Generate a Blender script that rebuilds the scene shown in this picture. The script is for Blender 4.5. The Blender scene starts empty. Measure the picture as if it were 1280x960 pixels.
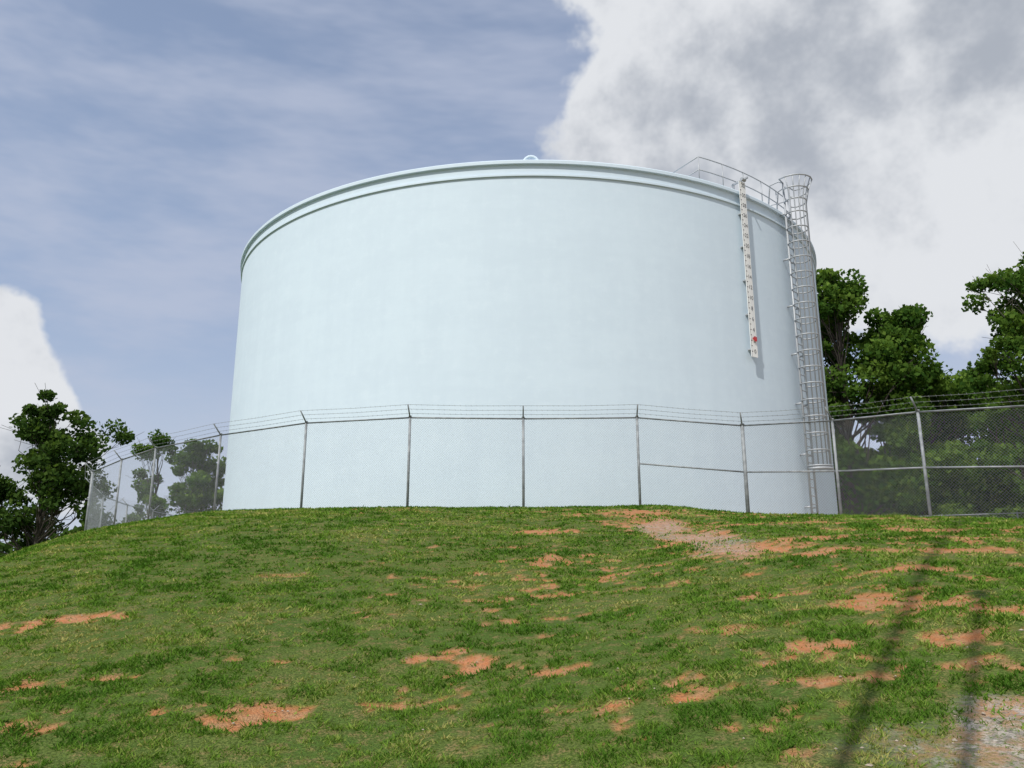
import bpy, math, random
import numpy as np
from mathutils import Vector, Matrix
random.seed(3); rng=np.random.default_rng(7)
scene=bpy.context.scene
scene.view_settings.view_transform='Standard'
try: scene.view_settings.look='None'
except: pass
scene.view_settings.exposure=0
D2R=math.radians
SH=D2R(33)                     # compass direction the shadows fall towards
SUN_AZ=SH+math.pi; SUN_EL=D2R(50)

# ---------------------------------------------------------------- helpers
def link(o,parent=None):
    scene.collection.objects.link(o)
    if parent: o.parent=parent
    return o
def empty(name,loc=(0,0,0)):
    e=bpy.data.objects.new(name,None); e.location=loc; e.empty_display_size=.3
    return link(e)
def mesh_fast(name,V,F,mat,parent=None,smooth=False,attrs=None):
    V=np.asarray(V,dtype=np.float32); F=np.asarray(F,dtype=np.int32)
    me=bpy.data.meshes.new(name); k=F.shape[1]
    me.vertices.add(len(V)); me.vertices.foreach_set('co',V.ravel())
    me.loops.add(F.size); me.loops.foreach_set('vertex_index',F.ravel())
    me.polygons.add(len(F)); me.polygons.foreach_set('loop_start',np.arange(0,F.size,k,dtype=np.int32))
    if smooth: me.polygons.foreach_set('use_smooth',np.ones(len(F),dtype=bool))
    else: me.polygons.foreach_set('use_smooth',np.zeros(len(F),dtype=bool))
    if attrs:
        for an,(dom,arr) in attrs.items():
            a=me.attributes.new(an,'FLOAT',dom); a.data.foreach_set('value',np.asarray(arr,dtype=np.float32).ravel())
    me.update(calc_edges=True)
    o=bpy.data.objects.new(name,me); me.materials.append(mat)
    return link(o,parent)
class Geo:
    def __init__(s): s.V=[];s.F=[];s.n=0
    def tube(s,pts,rad,sides=8,caps=True):
        pts=[Vector(p) for p in pts]
        if not hasattr(rad,'__len__'): rad=[rad]*len(pts)
        up=None; rings=[]
        for i,p in enumerate(pts):
            t=(pts[min(i+1,len(pts)-1)]-pts[max(i-1,0)]).normalized()
            if up is None:
                a=Vector((0,0,1)) if abs(t.z)<.9 else Vector((1,0,0))
                u=t.cross(a).normalized()
            else:
                u=(up-t*up.dot(t)).normalized()
            up=u; v=t.cross(u)
            ring=[]
            for j in range(sides):
                an=2*math.pi*j/sides
                s.V.append(tuple(p+(u*math.cos(an)+v*math.sin(an))*rad[i])); ring.append(s.n); s.n+=1
            rings.append(ring)
        for a,b in zip(rings[:-1],rings[1:]):
            for j in range(sides):
                k=(j+1)%sides; s.F.append((a[j],a[k],b[k],b[j]))
        if caps:
            s.F.append(tuple(reversed(rings[0]))); s.F.append(tuple(rings[-1]))
    def box(s,c,ax,ay,az,hx,hy,hz):
        c=Vector(c);ax=Vector(ax);ay=Vector(ay);az=Vector(az);b=s.n
        for k in (-1,1):
            for j in (-1,1):
                for i in (-1,1):
                    s.V.append(tuple(c+ax*hx*i+ay*hy*j+az*hz*k)); s.n+=1
        for f in ((0,2,3,1),(4,5,7,6),(0,1,5,4),(2,6,7,3),(0,4,6,2),(1,3,7,5)):
            s.F.append(tuple(b+i for i in f))
    def build(s,name,mat,parent=None,smooth=True):
        me=bpy.data.meshes.new(name); me.from_pydata(s.V,[],s.F); me.update()
        if smooth:
            for p in me.polygons: p.use_smooth=len(p.vertices)==4
        me.materials.append(mat)
        return link(bpy.data.objects.new(name,me),parent)
def newmat(name,col=(.5,.5,.5),rough=.7,metal=0):
    m=bpy.data.materials.new(name); m.use_nodes=True
    b=m.node_tree.nodes['Principled BSDF']
    b.inputs['Base Color'].default_value=(*col,1); b.inputs['Roughness'].default_value=rough
    b.inputs['Metallic'].default_value=metal
    return m,m.node_tree,b
class NT:
    def __init__(s,nt): s.nt=nt
    def n(s,t,**kw):
        x=s.nt.nodes.new(t)
        for k,v in kw.items(): setattr(x,k,v)
        return x
    def l(s,a,b): s.nt.links.new(a,b)
    def put(s,inp,v):
        if hasattr(v,'is_linked') or hasattr(v,'links'): s.l(v,inp)
        else: inp.default_value=v
    def math(s,op,a,b=None,clamp=False):
        x=s.n('ShaderNodeMath',operation=op,use_clamp=clamp); s.put(x.inputs[0],a)
        if b is not None: s.put(x.inputs[1],b)
        return x.outputs[0]
    def noise(s,vec,scale,detail=4,rough=.5,dist=0):
        x=s.n('ShaderNodeTexNoise'); s.l(vec,x.inputs['Vector'])
        x.inputs['Scale'].default_value=scale; x.inputs['Detail'].default_value=detail
        x.inputs['Roughness'].default_value=rough; x.inputs['Distortion'].default_value=dist
        return x.outputs['Fac']
    def rng(s,v,a,b,c=0,d=1,smooth=True):
        x=s.n('ShaderNodeMapRange'); x.interpolation_type='SMOOTHSTEP' if smooth else 'LINEAR'
        s.put(x.inputs[0],v)
        for i,q in zip((1,2,3,4),(a,b,c,d)): x.inputs[i].default_value=q
        return x.outputs[0]
    def mix(s,f,a,b,blend='MIX'):
        x=s.n('ShaderNodeMix',data_type='RGBA',blend_type=blend)
        s.put(x.inputs[0],f)
        for i,c in ((6,a),(7,b)):
            if isinstance(c,tuple): x.inputs[i].default_value=(*c,1)
            else: s.l(c,x.inputs[i])
        return x.outputs[2]
    def mapping(s,vec,scale=(1,1,1),rot=(0,0,0)):
        x=s.n('ShaderNodeMapping'); s.l(vec,x.inputs[0]); x.inputs['Scale'].default_value=scale; x.inputs['Rotation'].default_value=rot
        return x.outputs[0]
_tab={}
def vnoise(x,y,seed):
    if seed not in _tab: _tab[seed]=np.random.default_rng(seed).random((256,256))
    r=_tab[seed]
    xi=np.floor(x).astype(int); yi=np.floor(y).astype(int); fx=x-xi; fy=y-yi
    fx=fx*fx*(3-2*fx); fy=fy*fy*(3-2*fy)
    a=r[xi%256,yi%256]; b=r[(xi+1)%256,yi%256]; c=r[xi%256,(yi+1)%256]; d=r[(xi+1)%256,(yi+1)%256]
    return (a*(1-fx)+b*fx)*(1-fy)+(c*(1-fx)+d*fx)*fy
def fbm(x,y,seed,oct=4):
    t=0;w=1;tw=0
    for o in range(oct):
        ca,sa=math.cos(.6+o*1.1),math.sin(.6+o*1.1)
        xr=x*ca-y*sa+300; yr=x*sa+y*ca+300
        t=t+w*vnoise(xr*2**o+17.3*o,yr*2**o+5.1*o,seed+o); tw+=w; w*=.55
    return t/tw
def sstep(v,a,b):
    t=np.clip((v-a)/(b-a),0,1); return t*t*(3-2*t)

# ---------------------------------------------------------------- terrain
POLY=np.array([(-14.3,26.2),(-12.4,24.5),(-10.7,22.9),(-8.1,21.2),(-5.3,19.5),(-2.5,18.75),(.3,18.9),(3.1,18.75),(5.67,18.66),(7.24,17.1),(8.34,15.5),(9.69,14.2),(12.5,12.0),(20,11),(45,12),(45,48),(20,52),(12,58),(-2,60),(-14,54),(-18,46),(-18.5,38),(-17,31)])
def polydist(x,y):
    best=np.full(x.shape,1e9); inside=np.zeros(x.shape,bool); n=len(POLY)
    for i in range(n):
        ax,ay=POLY[i]; bx,by=POLY[(i+1)%n]
        ex,ey=bx-ax,by-ay; t=np.clip(((x-ax)*ex+(y-ay)*ey)/(ex*ex+ey*ey),0,1)
        best=np.minimum(best,np.hypot(x-ax-t*ex,y-ay-t*ey))
        c=(ay>y)!=(by>y); xx=ax+(y-ay)/(by-ay if by!=ay else 1e-9)*ex
        inside^=(c&(x<xx))
    return np.where(inside,0,best)
def terr(x,y,detail=True):
    x=np.asarray(x,float); y=np.asarray(y,float)
    s=polydist(x,y)
    k=.2+.045*np.clip(-x-7,0,9)
    z=2.90-k*(np.sqrt(s*s+9)-3)
    z=z-.0068*np.clip(-x-6,0,18)**2
    z=z-.105*np.clip(x-3.6,0,8)
    fl=-.9
    z=np.where(z<fl+.8, fl+.8*np.exp(np.clip((z-fl-.8)/.8,-40,0)), z)
    r=np.hypot(x,y-30)
    z=z+sstep(r,80,300)*(fbm(x/90+50,y/90+50,31,3)-.5)*8
    if detail:
        z=z+(fbm(x/1.6+60,y/1.6+60,11,4)-.5)*.10+(fbm(x*3+90,y*3+90,15,2)-.5)*.03
    return z
def tz(x,y,detail=True): return float(terr(np.array([x]),np.array([y]),detail)[0])
PATCH=[(.5,12.6,.55,.4,1),(-.33,6.1,.22,.18,1),(-4.3,7.15,.36,.16,1),(-3.8,7.25,.25,.13,1),(-3.4,5.6,.25,.11,.9),(-1.7,4.95,.24,.13,.9),(-1.45,5.05,.16,.12,.9),(-.65,6.25,.20,.09,.9),
       (1.18,4.8,.18,.08,.9),(.6,4.8,.2,.09,.9),(2.5,15.4,1.0,.7,.9),(2.5,13.4,.6,1.0,1),(2.65,11.3,.55,1.1,1),(2.9,9.7,.7,.55,1),(3.6,9.9,.6,.35,.9),(3.5,8.7,.6,.22,.9),
       (4.6,8.4,.8,.18,.9),(3.7,7.3,.5,.14,.9),(1.6,6.1,.25,.12,.7),(-11.6,23.3,1.6,.65,1),(-9.2,21.5,1.5,.65,1),(-6.8,20.0,1.3,.45,.8),
       (5.2,9.4,.8,.25,.9),(5.3,11.0,.9,.3,.8),(2.9,6.3,.4,.12,.9),(3.4,5.6,.35,.12,.9),(-.6,8.6,.25,.12,.6),(-2.5,9.2,.3,.12,.6),(4.2,12.5,1.2,.4,.9),(1.9,4.7,.25,.09,.9),(2.0,5.3,.35,.09,.9),(2.3,7.0,.35,.12,.9),(2.9,5.1,.35,.09,.9),(6.3,13.2,1.4,.35,.8),
       (.9,9.0,.22,.12,.6),(1.4,8.0,.2,.11,.6),(-3.0,4.9,.16,.07,.7)]
def soilmask(x,y):
    x=np.asarray(x,float); y=np.asarray(y,float)
    wx=x+(fbm(x*3.2+40,y*3.2+40,51,3)-.5)*.5; wy=y+(fbm(x*3.2+80,y*3.2+70,55,3)-.5)*.4
    n=fbm(x*2.6+30,y*3.6+30,61,4); n2=fbm(x*.45+30,y*.45+10,71,3); n3=fbm(x*9+30,y*9+10,75,3)
    bias=.055*np.clip(x/3.5,-.9,1.1)-.014
    m=sstep(n*.42+n2*.24+n3*.34+bias,.585,.64)*.85
    for (px,py,rx,ry,a) in PATCH:
        q=np.hypot((wx-px)/rx,(wy-py)/ry)
        m=np.maximum(m,a*(1-sstep(q+(n3-.5)*2.4,.5,1.15)))
    return m
def gravelmask(x,y):
    wx=x+(fbm(x*2+40,y*2+40,151,3)-.5)*1.0; wy=y+(fbm(x*2+80,y*2+70,155,3)-.5)*.9
    a=(1-sstep(wy-3.95-(wx-2.2)*.28,-.15,.25))*sstep(wx,1.2,2.0)
    s=polydist(x,y)
    b=(1-sstep(s+ (wx-x)*.9,.5,1.7))*sstep(wx,5.5,7.5)
    tr=.85*(1-sstep(np.hypot((wx-2.65)/.45,(wy-11.6)/2.8),.5,1.2))
    return np.maximum.reduce([a,b,tr])
def axis(lo,hi,step,far,grow=1.18):
    a=list(np.arange(lo,hi+1e-6,step)); st=step; v=hi
    while v<far: st*=grow; v+=st; a.append(v)
    st=step; v=lo; b=[]
    while v>-far: st*=grow; v-=st; b.append(v)
    return np.array(b[::-1]+a)
gx=axis(-14,12,.055,1500); gy=axis(3.4,20,.055,1500)
X,Y=np.meshgrid(gx,gy,indexing='xy'); Z=terr(X,Y)
nx,ny=len(gx),len(gy)
idx=np.arange(nx*ny).reshape(ny,nx)
F=np.stack([idx[:-1,:-1],idx[:-1,1:],idx[1:,1:],idx[1:,:-1]],-1).reshape(-1,4)
soil=soilmask(X,Y); grav=gravelmask(X,Y)
Z=Z-soil*.015
gm,nt,b=newmat('ground_soil_and_turf',rough=.95); T=NT(nt)
geo=T.n('ShaderNodeNewGeometry').outputs['Position']
a1=T.n('ShaderNodeAttribute',attribute_name='soil').outputs['Fac']; a2=T.n('ShaderNodeAttribute',attribute_name='gravel').outputs['Fac']
nz=T.noise(geo,9,3,.65); nb=T.noise(geo,1.1,2,.6); nf=T.noise(geo,60,2,.7)
g=T.mix(T.rng(nb,.35,.65),(.085,.145,.026),(.14,.175,.042))
g=T.mix(T.rng(nz,.46,.64,0,.8),g,(.25,.18,.08))
g=T.mix(T.rng(nf,.40,.60),g,(.045,.09,.014))
so=T.mix(T.rng(nz,.3,.7),(.52,.19,.08),(.46,.26,.14))
so=T.mix(T.rng(nf,.45,.75),so,(.27,.12,.055))
vor=T.n('ShaderNodeTexVoronoi'); T.l(geo,vor.inputs['Vector']); vor.inputs['Scale'].default_value=34
sx=T.n('ShaderNodeSeparateColor'); T.l(vor.outputs['Color'],sx.inputs[0])
gr=T.mix(sx.outputs[0],(.20,.18,.155),(.48,.43,.37))
gr=T.mix(T.rng(nz,.4,.65),gr,(.36,.23,.14))
c=T.mix(T.math('ADD',a1,T.math('MULTIPLY',T.math('SUBTRACT',nf,.5),.6),True),g,so)
c=T.mix(T.math('MULTIPLY',a2,T.rng(nf,.3,.55)),c,gr)
T.l(c,b.inputs['Base Color'])
bp=T.n('ShaderNodeBump'); bp.inputs['Strength'].default_value=.8; bp.inputs['Distance'].default_value=.03
T.l(T.math('ADD',nf,T.math('MULTIPLY',nz,1.5)),bp.inputs['Height']); T.l(bp.outputs[0],b.inputs['Normal'])
b.inputs['Specular IOR Level'].default_value=.1
ground=mesh_fast('ground',np.stack([X,Y,Z],-1).reshape(-1,3),F,gm,smooth=True,attrs={'soil':('POINT',soil),'gravel':('POINT',grav)})

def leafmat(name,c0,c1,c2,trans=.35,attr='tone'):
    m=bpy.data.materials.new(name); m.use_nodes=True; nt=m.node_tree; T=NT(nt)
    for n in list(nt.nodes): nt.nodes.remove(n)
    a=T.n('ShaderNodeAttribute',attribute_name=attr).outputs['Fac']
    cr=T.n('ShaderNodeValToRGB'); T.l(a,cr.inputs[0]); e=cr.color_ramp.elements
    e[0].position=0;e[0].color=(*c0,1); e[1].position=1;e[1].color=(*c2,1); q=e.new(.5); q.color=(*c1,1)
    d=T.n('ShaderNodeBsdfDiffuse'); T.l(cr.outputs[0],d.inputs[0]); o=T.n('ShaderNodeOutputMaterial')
    if trans<=0:
        T.l(d.outputs[0],o.inputs[0]); return m
    t=T.n('ShaderNodeBsdfTranslucent')
    w=T.mix(1.0,cr.outputs[0],(1.15,1.2,.6),'MULTIPLY'); T.l(w,t.inputs[0])
    mx=T.n('ShaderNodeMixShader'); mx.inputs[0].default_value=trans; T.l(d.outputs[0],mx.inputs[1]); T.l(t.outputs[0],mx.inputs[2])
    T.l(mx.outputs[0],o.inputs[0])
    return m
grassm=leafmat('grass_blades',(.065,.15,.018),(.15,.26,.034),(.38,.35,.12),.25)
N=900000
yy=3.5*np.exp(rng.random(N)*math.log(26/3.5)); xx=(rng.random(N)*2-1)*(yy*.78+.9)
sm=soilmask(xx,yy); gvm=gravelmask(xx,yy); pn=polydist(xx,yy)
clump=fbm(xx*3.6+20,yy*4.6+20,91,3); big=fbm(xx*.6+20,yy*.6+20,95,3); tuft=fbm(xx*16,yy*16,211,2)
p=(1-np.clip(sm*1.2,0,1))*(1-.93*np.clip(gvm,0,1))*sstep(clump*.45+tuft*.55+.2*(big-.5),.36,.54)+.035
keep=(rng.random(N)<p)&~((pn<=0)&(yy>24))
xx,yy,clump,big,sm,tuft=[q[keep] for q in (xx,yy,clump,big,sm,tuft)]; n=len(xx)
zz=terr(xx,yy)-.008
dist=np.hypot(xx,yy)
h=(.008+.018*rng.random(n)**1.5)*(.55+1.0*sstep(clump*.5+tuft*.5,.4,.62))*(1+.03*dist)
tall=rng.random(n)<.0012; h[tall]*=2.2
w=(.0038+.0045*rng.random(n))*np.clip(dist/5.,.8,4)
th=rng.random(n)*2*math.pi; ld=rng.random(n)*2*math.pi; le=h*(.3+1.4*rng.random(n))
V=np.zeros((n,3,3)); V[:,0]=np.stack([xx-np.cos(th)*w,yy-np.sin(th)*w,zz],-1); V[:,1]=np.stack([xx+np.cos(th)*w,yy+np.sin(th)*w,zz],-1)
V[:,2]=np.stack([xx+np.cos(ld)*le,yy+np.sin(ld)*le,zz+h],-1)
dry=fbm(xx*1.3+50,yy*1.8+50,99,4)
tone=np.clip(.32+1.0*(big-.5)-1.3*(clump-.5)+rng.normal(0,.13,n)+.7*sstep(dry,.50,.68)*rng.random(n)+.3*sm,0,1)
mesh_fast('grass',V.reshape(-1,3),np.arange(3*n).reshape(-1,3),grassm,attrs={'tone':('FACE',tone)})
# gravel
cx=3.6*np.exp(rng.random(9000)*1.5); cxx=(rng.random(9000)*2-1)*(cx*.72+.3)
sM=soilmask(cxx,cx); gM=gravelmask(cxx,cx); kp=rng.random(9000)<(.010+.06*sM+.5*gM); cx,cxx=cx[kp],cxx[kp]; zq=terr(cxx,cx)
G=Geo(); sg=random.Random(5)
for x,y,z in zip(cxx,cx,zq):
    r=sg.uniform(.004,.012)*sg.choice((1,1,1,1.5)); base=G.n
    for (a,bb,cc) in ((1,0,0),(-1,0,0),(0,1,0),(0,-1,0),(0,0,.6),(0,0,-.6)):
        G.V.append((x+a*r*sg.uniform(.6,1.5),y+bb*r*sg.uniform(.6,1.5),z+.001+cc*r)); G.n+=1
    for f in ((0,2,4),(2,1,4),(1,3,4),(3,0,4),(2,0,5),(1,2,5),(3,1,5),(0,3,5)): G.F.append(tuple(base+i for i in f))
stm,_,_=newmat('limestone_gravel',(.36,.30,.23),.9); G.build('gravel',stm,smooth=False)

# ---------------------------------------------------------------- tank
CX,CY,R=.76,38.0,14.0; ZB,ZT=2.0,15.1
tank=empty('water_storage_tank',(0,0,0))
pm,nt,b=newmat('pale_blue_tank_paint',rough=.75); T=NT(nt)
pos=T.n('ShaderNodeNewGeometry').outputs['Position']
vs=T.mapping(pos,(1.3,1.3,.12)); hs=T.mapping(pos,(.35,.35,1.6))
n1=T.noise(vs,1.2,3,.6); n2=T.noise(hs,1.0,3,.6); n4=T.noise(pos,3,3,.6)
f=T.math('ADD',T.math('MULTIPLY',n1,.4),T.math('ADD',T.math('MULTIPLY',n2,.35),T.math('MULTIPLY',n4,.25)))
c=T.mix(T.rng(f,.38,.62),(.585,.685,.765),(.615,.718,.795))
c=T.mix(T.rng(n4,.56,.70,0,.2),c,(.66,.75,.82))
sp=T.n('ShaderNodeSeparateXYZ'); T.l(pos,sp.inputs[0])
drip=T.math('MULTIPLY',T.rng(sp.outputs[2],11.0,14.6,0,.2),T.rng(n1,.48,.62))
c=T.mix(drip,c,(.51,.61,.69))
low=T.math('MULTIPLY',T.rng(sp.outputs[2],4.2,2.8,0,.25),T.rng(n4,.35,.6))
c=T.mix(low,c,(.52,.58,.61))
T.l(c,b.inputs['Base Color'])
bp=T.n('ShaderNodeBump'); bp.inputs['Strength'].default_value=.10; bp.inputs['Distance'].default_value=.02
T.l(T.noise(hs,3,3,.55),bp.inputs['Height']); T.l(bp.outputs[0],b.inputs['Normal'])
b.inputs['Specular IOR Level'].default_value=.25
def lathe(name,prof,mat,seg=256):
    V=[];F=[]
    for (r,z) in prof:
        for j in range(seg):
            a=2*math.pi*j/seg; V.append((CX+r*math.cos(a),CY+r*math.sin(a),z))
    for i in range(len(prof)-1):
        for j in range(seg):
            k=(j+1)%seg; F.append((i*seg+j,i*seg+k,(i+1)*seg+k,(i+1)*seg+j))
    o=mesh_fast(name,V,F,mat,tank,smooth=True)
    m=o.modifiers.new('es','EDGE_SPLIT'); m.split_angle=D2R(30)
    return o
lathe('shell',[(R,ZB),(R,ZT-.06)],pm)
lathe('upper_ring',[(R+.002,ZT-.56),(R+.06,ZT-.56),(R+.06,ZT-.49),(R+.002,ZT-.485)],pm)
lathe('roof_edge',[(R-.05,ZT-.12),(R+.11,ZT-.12),(R+.11,ZT-.01),(R+.09,ZT+.02),(R-.3,ZT+.04)],pm)
lathe('dome_roof',[(R-.3,ZT+.035)]+[(max(.02,(R-.3)*(1-t)),ZT+.035+1.3*(1-(1-t)**2)) for t in np.linspace(.05,1,20)],pm)
lathe('footing',[(R+.25,1.8),(R+.25,2.62),(R+.02,2.64)],newmat('footing_concrete',(.38,.37,.34),.9)[0])

galv,nt,b=newmat('galvanised_steel',(.50,.52,.53),.6,.1); T=NT(nt)
pos=T.n('ShaderNodeNewGeometry').outputs['Position']
T.l(T.mix(T.rng(T.noise(pos,6,2,.6),.35,.65),(.20,.215,.225),(.30,.32,.33)),b.inputs['Base Color'])
alum,_,_=newmat('aluminium',(.40,.42,.44),.5,.25)
def P(theta,r,z): return Vector((CX+r*math.cos(theta),CY+r*math.sin(theta),z))
th=D2R(-44.6); er=Vector((math.cos(th),math.sin(th),0)); et=Vector((-math.sin(th),math.cos(th),0)); ez=Vector((0,0,1))
G=Geo(); L0=P(th,R+.25,0)
for s in (-1,1):
    G.tube([L0+et*s*.24+ez*2.3,L0+et*s*.24+ez*(ZT+1.2)],.04,6)
    G.tube([L0+et*s*.24+ez*(ZT+1.2),L0+et*s*.30+ez*(ZT+1.30)-er*.15,L0+et*s*.36+ez*(ZT+1.22)-er*.5,L0+et*s*.36+ez*(ZT+.1)-er*.65],.03,6)
z=3.1
while z<ZT+.3: G.tube([L0-et*.24+ez*z,L0+et*.24+ez*z],.02,5); z+=.3
z=3.6
while z<ZT:
    for s in (-1,1): G.box(L0+et*s*.24-er*.13+ez*z,er,et,ez,.125,.02,.03)
    z+=1.9
G.build('ladder',alum,tank)
G=Geo()
def hoop(z,rad):
    c=L0+er*.30+ez*z; pts=[]
    pts.append(L0+et*.26+ez*z)
    for i in range(-5,6):
        a=i/5*D2R(112); pts.append(c+(er*math.cos(a)-et*math.sin(a))*rad)
    pts.append(L0-et*.26+ez*z); return pts
zs=list(np.arange(5.0,ZT+.3,.62))
for z in zs: G.tube(hoop(z,.42),.028,5)
G.tube(hoop(5.05,.46),.03,5)
for z,r_ in [(ZT+.35,.44),(ZT+.8,.54),(ZT+1.2,.70)]: G.tube(hoop(z,r_),.03,5)
for i in range(2,11):
    G.tube([hoop(5.0,.42)[i],hoop(ZT+.2,.42)[i],hoop(ZT+.8,.54)[i],hoop(ZT+1.2,.70)[i]],.024,5)
G.tube([hoop(4.95,.46)[i] for i in range(1,12)],.05,5)
G.build('ladder_cage',alum,tank)
G=Geo(); t0,t1=-64,-40
ths=[D2R(a) for a in np.linspace(t0,t1,11)]
RR=R-.15
for hh in (.55,1.07):
    G.tube([P(a,RR,ZT+hh) for a in ths],.022,6)
    G.tube([P(ths[0],RR,ZT+hh),P(ths[0],RR-2.2,ZT+hh+.1)],.022,6)
    G.tube([P(ths[-1],RR,ZT+hh),P(ths[-1],RR-2.2,ZT+hh+.1)],.022,6)
for a in ths[::2]: G.tube([P(a,RR,ZT),P(a,RR,ZT+1.07)],.022,6)
for q in (ths[0],ths[-1]): G.tube([P(q,RR-2.2,ZT),P(q,RR-2.2,ZT+1.17)],.022,6)
G.build('roof_guard_rail',alum,tank)
G=Geo(); a0=D2R(-90.4); c=P(a0,R-.35,ZT); tt=Vector((-math.sin(a0),math.cos(a0),0))
G.tube([c-tt*.24]+[c+ez*.16+tt*(-.24*math.cos(u))+ez*.22*math.sin(u) for u in np.linspace(0,math.pi,9)]+[c+tt*.24+ez*.05],.06,8)
G.build('roof_vent',pm,tank)
tg=D2R(-56.7); er2=Vector((math.cos(tg),math.sin(tg),0)); et2=Vector((-math.sin(tg),math.cos(tg),0))
gb0,gb1=8.7,15.45
wm,nt,b=newmat('gauge_board_white',(.80,.80,.77),.5)
G=Geo(); G.box(P(tg,R+.20,(gb0+gb1)/2),er2,et2,ez,.015,.16,(gb1-gb0)/2)
G.build('gauge_board',wm,tank,False)
blk,_,_=newmat('gauge_black_paint',(.05,.05,.055),.6); red,_,_=newmat('gauge_red_pointer',(.5,.03,.03),.5)
G=Geo()
z=gb0+.2
while z<gb1-.2:
    G.box(P(tg,R+.218,z)+et2*-.115,er2,et2,ez,.002,.03,.012); z+=.2
G.box(P(tg,R+.218,(gb0+gb1)/2)+et2*-.154,er2,et2,ez,.0025,.005,(gb1-gb0)/2)
G.build('gauge_tick_marks',blk,tank,False)
G=Geo()
for z in np.arange(gb0+.3,gb1,1.3): G.box(P(tg,R+.093,z),er2,et2,ez,.09,.1,.025)
G.box(P(tg,R+.1,ZT+.42),er2,et2,ez,.38,.03,.03); G.box(P(tg,R-.2,ZT+.2),er2,et2,ez,.03,.03,.22)
for s in (-1,1): G.tube([P(tg,R+.27,gb0+.7)+et2*s*.05,P(tg,R+.27,ZT+.4)+et2*s*.05],.003,4)
G.tube([P(tg,R+.27,ZT+.42)-et2*.10,P(tg,R+.27,ZT+.42)+et2*.10],.07,10)
G.build('gauge_brackets',alum,tank,False)
G=Geo(); zp=gb0+.66
G.V+= [tuple(P(tg,R+.26,zp)+et2*a_+ez*b_) for a_,b_ in ((-.12,0),(.0,.10),(.12,.08),(.12,-.08),(.0,-.10))]; G.F.append((0,4,3,2,1)); G.n+=5
G.box(P(tg,R+.245,zp)+et2*.05,er2,et2,ez,.012,.07,.05)
G.build('gauge_pointer',red,tank,False)
Rm=Matrix((et2,ez,er2)).transposed().to_4x4()
k=0
for z in np.arange(gb0+.2,gb1-.1,.40):
    cu=bpy.data.curves.new('gauge_number','FONT'); cu.body=str(2*k); cu.size=.21; cu.align_x='CENTER'; cu.align_y='CENTER'; cu.extrude=.001
    o=bpy.data.objects.new('gauge_number',cu); cu.materials.append(blk)
    o.matrix_world=Matrix.Translation(P(tg,R+.220,z)+et2*.03)@Rm; link(o); o.parent=tank; k+=1

# ---------------------------------------------------------------- fence
meshmat,nt,b=newmat('chain_link_wire',(.27,.29,.30),.7,0)
def fence(name,pts,H=2.2,cell=.062,wire=.0015,midrails=(),tallposts={},prail=.021,postr=.032,barb=True,corner=(),seg=.28):
    root=empty(name)
    posts=Geo(); rails=Geo(); WV=[];WF=[]
    bs=[Vector((x,y,tz(x,y,False)+.0)) for x,y in pts]
    TRI=[math.cos(k*2*math.pi/3) for k in range(3)],[math.sin(k*2*math.pi/3) for k in range(3)]
    def w3(a,b,r):
        L=(b-a).length; d=(b-a)/L; u=d.cross(Vector((.3,.5,.8))).normalized(); v=d.cross(u); n0=len(WV)
        offs=[(u*TRI[0][k]+v*TRI[1][k])*r for k in range(3)]
        m=max(1,int(L/seg))
        for s in range(m+1):
            q=a.lerp(b,s/m)
            for o in offs: WV.append((q.x+o.x,q.y+o.y,q.z+o.z))
        for s in range(m):
            for k in range(3):
                j=(k+1)%3; WF.append((n0+3*s+k,n0+3*s+j,n0+3*s+3+j,n0+3*s+3+k))
    tips=[]
    for i,b in enumerate(bs):
        a=bs[max(0,i-1)]; c=bs[min(len(bs)-1,i+1)]; t=(c-a); t.z=0; t.normalize(); o=Vector((t.y,-t.x,0))
        hp=H+.02+tallposts.get(i,0); r=postr*(1.5 if i in tallposts or i in corner else 1)
        posts.tube([b-ez*.3,b+ez*hp],r,8)
        posts.tube([b+ez*(hp-.01),b+ez*(hp+.03)],r*1.25,8)
        tip=b+ez*(H+.28)+o*.26
        if barb: posts.tube([b+ez*(H+.0),tip],.019,5)
        tips.append((b+ez*(H),tip))
    for i in range(len(bs)-1):
        a,b=bs[i],bs[i+1]
        rails.tube([a+ez*H,b+ez*H],prail,6)
        if i in midrails: rails.tube([a+ez*H*.49,b+ez*H*.49],prail,6)
        w3(a+ez*.05,b+ez*.05,.004)
        L=(b-a).length; d=(b-a)/L
        step=cell*1.0; hh=H-.02; z0=.03
        n=int((L+hh)/step)+1
        for k in range(n):
            x0=-hh+k*step
            za=max(0,-x0); zb=min(hh,L-x0)
            if zb-za>.03:
                w3(a+d*(x0+za)+ez*(z0+za),a+d*(x0+zb)+ez*(z0+zb),wire)
                w3(a+d*(L-x0-za)+ez*(z0+za),a+d*(L-x0-zb)+ez*(z0+zb),wire)
        if barb:
            for f_ in (.33,.66,1.0):
                p0=tips[i][0].lerp(tips[i][1],f_); p1=tips[i+1][0].lerp(tips[i+1][1],f_)
                sag=(p0+p1)/2-ez*.02
                w3(p0,sag,.0042); w3(sag,p1,.0042)
                m=int(L/.13)
                for k in range(m):
                    q=p0.lerp(p1,(k+.5)/m)-ez*.012
                    w3(q-ez*.02+d*.008,q+ez*.02-d*.008,.003)
    posts.build('posts',galv,root); rails.build('rails',galv,root)
    mesh_fast('chain_link_mesh_and_barbed_wire',WV,WF,meshmat,root)
    return root
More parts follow.
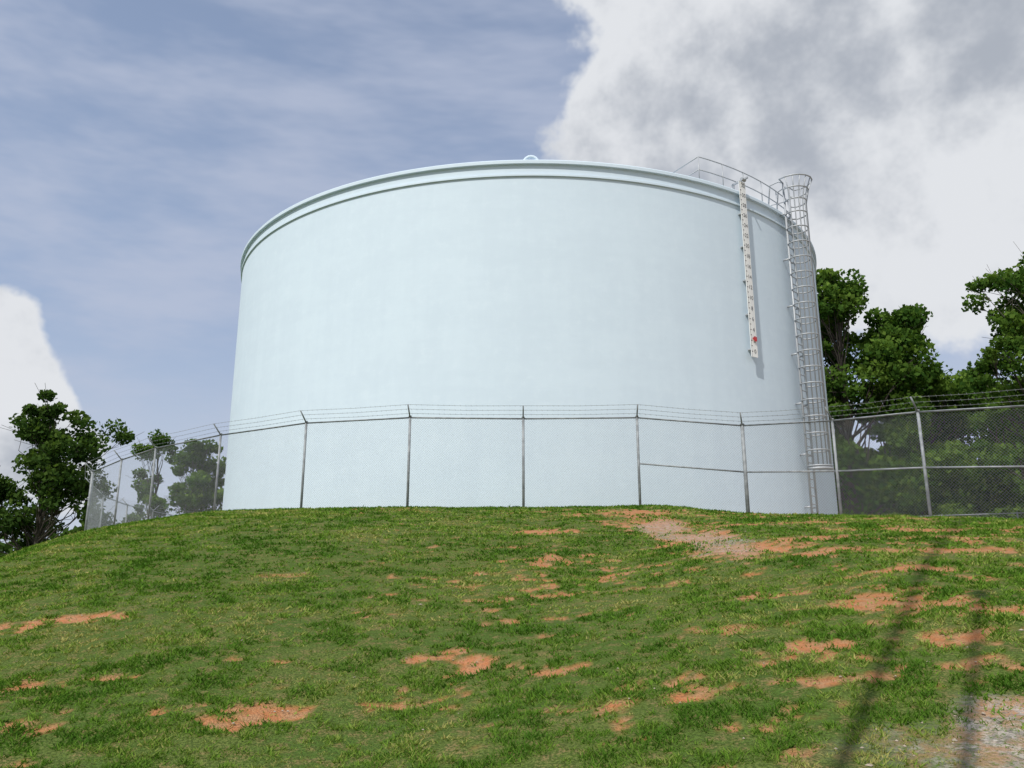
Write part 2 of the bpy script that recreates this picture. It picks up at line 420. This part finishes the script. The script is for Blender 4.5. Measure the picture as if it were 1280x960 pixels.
main=[(-17.8,38.5),(-17.6,35.5),(-16.9,32),(-15.8,29),(-14.3,26.2),(-12.5,24.5),(-10.7,22.9),(-8.13,21.2),(-5.3,19.5),(-2.53,18.75),(.28,18.9),(3.1,18.75),(5.67,18.66),(7.24,17.1),(8.34,15.5),(9.75,14.1),(12.5,12.0),(15.5,11.5)]
fence('chain_link_fence',main,H=2.24,midrails=(11,12,13,14,15),tallposts={15:.55,16:.5},corner=(4,12))
back=[(-17.8,38.5),(-18,42),(-17.6,45),(-16.5,48),(-14.7,51),(-12,53.5)]
fence('chain_link_fence',back,cell=.12,wire=.0025)
far=[(14,50),(17.5,47.5),(20.5,45),(23.2,42),(26,40),(29,38.4),(32,37),(36,36)]
fence('chain_link_fence',far,H=2.1,cell=.12,wire=.0025,barb=False,prail=.03)

# ---------------------------------------------------------------- trees
bark,nt,b=newmat('tree_bark',(.06,.05,.04),.9)
lf_dark=leafmat('oak_foliage',(.028,.06,.015),(.06,.11,.024),(.11,.17,.035),.35)
lf_mid=leafmat('hardwood_foliage',(.035,.085,.016),(.08,.15,.026),(.16,.25,.045),.4)
def leaves(centres,radii,per,size,r,flat=.75):
    C=np.repeat(np.asarray(centres),per,0); Rr=np.repeat(np.asarray(radii),per)
    n=len(C); d=r.normal(size=(n,3)); d/=np.linalg.norm(d,axis=1)[:,None]
    rad=Rr*r.random(n)**.45
    p=C+d*rad[:,None]*np.array([1,1,flat])
    u=r.normal(size=(n,3)); u/=np.linalg.norm(u,axis=1)[:,None]
    w_=r.normal(size=(n,3)); w_[:,2]*=.6; v=np.cross(u,w_); v/=np.linalg.norm(v,axis=1)[:,None]
    s=size*(.6+.8*r.random(n)); u*=s[:,None]*.5; v*=s[:,None]*.36
    V=np.stack([p-u,p-v+u*.1,p+u,p+v+u*.1],1).reshape(-1,3)
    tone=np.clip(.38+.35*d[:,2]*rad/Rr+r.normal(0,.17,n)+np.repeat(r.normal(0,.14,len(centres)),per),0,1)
    return V,tone
def tree(name,x,y,top,crown_lo,rx,seed,mat,ncl=60,per=170,size=.22,lean=0,clr=(.45,1.0),zb=None,lobes=5,trunk=None):
    r=np.random.default_rng(seed); base=Vector((x,y,tz(x,y)-.2 if zb is None else zb))
    H=top-base.z; root=empty(name,(0,0,0)); G=Geo()
    tr=trunk or .013*H+.04
    tp=[base]
    for i in range(1,8):
        f=i/7; tp.append(base+Vector((lean*f+r.normal(0,.015*H*f),r.normal(0,.015*H*f),H*.9*f)))
    G.tube(tp,[tr*(1.25 if i==0 else 1)*(1-.88*i/7) for i in range(8)],8)
    cz=(crown_lo+top)/2; hz=(top-crown_lo)/2
    lob=[]
    for i in range(lobes):
        a=r.random()*6.28; f=-.75+1.55*(i+.5)/lobes
        rr=rx*math.sqrt(max(.05,1-f*f))*.62
        lob.append((np.array([x+lean*.7+math.cos(a+i*2.4)*rr,y+math.sin(a+i*2.4)*rr,cz+f*hz]),rx*r.uniform(.42,.62)))
    lob.append((np.array([x+lean,y,top-.3*hz]),rx*.45)); lob.append((np.array([x+lean*.5,y,cz]),rx*.6))
    C=[];Rd=[]
    for i in range(ncl):
        c,lr=lob[i%len(lob)]
        d=r.normal(size=3); d/=np.linalg.norm(d); q=c+d*lr*r.uniform(.45,1.08)*np.array([1,1,.8])
        q[2]=min(q[2],top-.2); C.append(q); Rd.append(r.uniform(*clr)*(.8 if q[2]>top-1 else 1))
    for q in C:
        q=Vector(q); f=min(.92,max(.12,((q.z-base.z)/H-.16-.12*r.random())/.9))
        k=f*7; i=int(k); s=tp[i].lerp(tp[min(7,i+1)],k-i)
        mid=s.lerp(q,.5)+Vector((r.normal(0,.25),r.normal(0,.25),-.06*(q-s).length+r.normal(0,.15)))
        r0=tr*(1-.85*f)*.38
        G.tube([s,mid,q],[r0,r0*.55,.012],5,False)
        for _ in range(2):
            e=q+Vector(r.normal(0,.5,3)); G.tube([mid.lerp(q,.6),e],[r0*.35,.008],4,False)
    G.build('trunk_and_limbs',bark,root)
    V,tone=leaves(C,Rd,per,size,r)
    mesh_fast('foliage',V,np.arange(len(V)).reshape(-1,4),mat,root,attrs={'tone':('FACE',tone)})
    return root
tree('oak_tree',-23.4,38.5,9.8,1.6,3.2,1,lf_dark,ncl=85,per=150,size=.22,clr=(.45,.95),lobes=6)
tree('oak_tree',-27.0,37.5,7.8,.2,2.6,2,lf_dark,ncl=60,per=150,size=.22,lobes=4)
tree('oak_tree',-22.2,42.0,4.2,-.2,2.4,3,lf_mid,ncl=50,per=150,size=.2,lobes=4)
tree('maple_tree',-24.6,60,11.4,1.0,3.2,4,lf_mid,ncl=85,per=160,size=.27,lobes=6)
tree('maple_tree',-29.6,64,13.2,1.0,2.2,5,lf_mid,ncl=44,per=110,size=.26,lobes=4,clr=(.4,.8))
tree('hardwood_tree',20.6,46.5,20.6,3.0,4.2,6,lf_mid,ncl=170,per=190,size=.29,clr=(.6,1.3),lobes=9)
tree('hardwood_tree',24.2,47.5,18.6,3.0,2.9,16,lf_mid,ncl=110,per=190,size=.29,clr=(.5,1.1),lobes=7)
tree('hardwood_tree',27.0,50.0,14.8,1.0,3.8,7,lf_mid,ncl=110,per=190,size=.29,clr=(.6,1.3),lobes=7)
tree('hardwood_tree',31.5,51.0,14.6,1.0,3.8,8,lf_mid,ncl=110,per=190,size=.29,clr=(.6,1.3),lobes=7)
tree('hardwood_tree',36.5,52.0,15.2,1.0,4.0,9,lf_mid,ncl=110,per=190,size=.29,clr=(.6,1.3),lobes=7)
tree('oak_tree',24.6,34.2,17.2,2.5,3.0,10,lf_mid,ncl=125,per=140,size=.22,clr=(.45,.9),lobes=11)
tree('hardwood_tree',41.5,50.0,17.5,1.0,4.2,12,lf_mid,ncl=80,per=160,size=.29,clr=(.6,1.2),lobes=7)
r=np.random.default_rng(44); C=[];Rd=[]
for i in range(520):
    t=r.random(); x=14+30*t; y=44.5+4*r.random()+max(0,(22-x))*.4; C.append((x,y,1.2+r.random()**1.1*7.5)); Rd.append(r.uniform(.8,1.5))
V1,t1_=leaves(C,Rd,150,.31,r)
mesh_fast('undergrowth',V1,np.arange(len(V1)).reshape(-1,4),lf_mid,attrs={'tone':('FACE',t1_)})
C=[];Rd=[]
for i in range(1500):
    a=D2R(r.uniform(-75,75)); d=r.uniform(95,125); x=d*math.sin(a); y=d*math.cos(a)
    hmax=4.5+4*vnoise(np.array([a*14+20]),np.array([3.3]),5)[0]+(6 if x>30 else 0)
    C.append((x,y,-2+r.random()*hmax)); Rd.append(r.uniform(1.4,2.8))
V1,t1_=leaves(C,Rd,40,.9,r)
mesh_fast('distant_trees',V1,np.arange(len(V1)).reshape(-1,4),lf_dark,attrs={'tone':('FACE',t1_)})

# ---------------------------------------------------------------- poles behind the camera (their shadows fall on the slope)
wood,_,_=newmat('weathered_pole',(.18,.13,.09),.9)
def pole(name,x,y,top,r):
    root=empty(name); G=Geo(); z=tz(x,y)
    G.tube([(x,y,z-.3),(x,y,top*.5),(x,y,top)],[r*.8,r*.9,r*1.1],10)
    G.tube([(x,y,top-.14),(x,y,top+.12)],[r*2.2,r*2.2],10)
    G.build('shaft_and_cap',wood,root)
dirx,diry=math.sin(SH),math.cos(SH); te=math.tan(SUN_EL)
pole('utility_pole',7.45-16.5*dirx,12.9-16.5*diry,2.4+16.5*te,.044)
pole('utility_pole',3.85-9*dirx,6.5-9*diry,.9+9*te,.032)

# ---------------------------------------------------------------- sky
STR=.14
w=bpy.data.worlds.new('World'); scene.world=w; w.use_nodes=True; nt=w.node_tree; T=NT(nt)
bg=nt.nodes['Background']; bg.inputs['Strength'].default_value=STR
sky=T.n('ShaderNodeTexSky',sky_type='NISHITA'); sky.sun_disc=False; sky.sun_elevation=SUN_EL; sky.sun_rotation=SUN_AZ
sky.air_density=1.0; sky.dust_density=1.0; sky.ozone_density=1.5
gen=T.n('ShaderNodeTexCoord').outputs['Generated']
dv=gen
def dirpx(px,py):
    x=px-640; yv=480-py; v=Vector((x,934.6-.2284*yv,219.2+.9736*yv)); return v.normalized()
wn=T.n('ShaderNodeTexNoise'); T.l(dv,wn.inputs['Vector']); wn.inputs['Scale'].default_value=7; wn.inputs['Detail'].default_value=2.5
wv=T.n('ShaderNodeVectorMath',operation='MULTIPLY_ADD'); T.l(wn.outputs['Color'],wv.inputs[0]); wv.inputs[1].default_value=(.13,.13,.13)
wa=T.n('ShaderNodeVectorMath',operation='SUBTRACT'); T.l(dv,wa.inputs[0]); wa.inputs[1].default_value=(.065,.065,.065)
T.l(wa.outputs[0],wv.inputs[2]); dw=wv.outputs[0]
def field(BL,k=1.25,sm=False):
    fld=None
    for (px,py,rr) in BL:
        dn=T.n('ShaderNodeVectorMath',operation='DISTANCE'); T.l(dw,dn.inputs[0]); dn.inputs[1].default_value=dirpx(px,py)
        v=T.rng(dn.outputs['Value'],0,rr*k,1,0,sm)
        fld=v if fld is None else T.math('MAXIMUM',fld,v)
    return fld
fld=field([(930,20,.20),(1000,190,.17),(810,160,.12),(1180,90,.28),(1130,240,.15),(1290,250,.17),(-30,440,.075),(0,510,.08),(55,560,.065)])
sepd=T.n('ShaderNodeSeparateXYZ'); T.l(dv,sepd.inputs[0])
shade=T.noise(dw,3.4,2,.55)
behind=T.rng(sepd.outputs[1],.25,-.3,0,1); other=T.math('MULTIPLY',T.math('MULTIPLY',behind,T.rng(shade,.40,.60)),.6)
fld=T.math('MAXIMUM',fld,other)
fine=T.noise(dv,13,4,.62)
fe=T.math('SUBTRACT',fine,.5)
e=T.math('ADD',fld,T.math('MULTIPLY',fe,.62))
mask=T.rng(e,.13,.29)
belly=field([(870,165,.13),(990,130,.14),(1230,20,.10),(40,580,.05)],1.7,True)
bl=T.math('ADD',T.math('MULTIPLY',belly,.60),T.math('MULTIPLY',fe,1.3))
bl=T.math('ADD',bl,T.math('MULTIPLY',T.math('SUBTRACT',shade,.5),1.0))
lit=T.rng(bl,.70,-.02)
ccol=T.mix(lit,(2.95,3.2,3.65),(5.4,5.55,5.8))
cm=T.mapping(dv,(2.0,5.0,9.0),(0,D2R(28),D2R(15)))
ci=T.noise(cm,1.5,4,.6); wisps=T.rng(ci,.34,.72,.08,.70)
haze=T.rng(sepd.outputs[2],.75,-.02,.30,.85)
c1=T.mix(haze,sky.outputs[0],(2.75,3.35,4.6))
c1=T.mix(T.rng(sepd.outputs[2],.30,.0,0,.75),c1,(4.2,4.6,5.2))
c2=T.mix(wisps,c1,(3.6,3.95,4.9))
c3=T.mix(mask,c2,ccol)
T.l(c3,bg.inputs['Color'])

# ---------------------------------------------------------------- sun + camera
sd=bpy.data.lights.new('sun','SUN'); sd.energy=3.7; sd.angle=D2R(.5); sd.color=(1,.965,.91)
so_=bpy.data.objects.new('sun',sd); link(so_)
Ld=Vector((math.sin(SH)*math.cos(SUN_EL),math.cos(SH)*math.cos(SUN_EL),-math.sin(SUN_EL)))
so_.rotation_euler=Ld.to_track_quat('-Z','Y').to_euler(); so_.location=(-10,-15,30)
cam=bpy.data.cameras.new('camera'); cam.lens=27; cam.sensor_width=36; cam.clip_end=4000; cam.clip_start=.05
co=bpy.data.objects.new('camera',cam); link(co); co.location=(0,0,1.6); co.rotation_euler=(D2R(90+13.2),0,0)
scene.camera=co
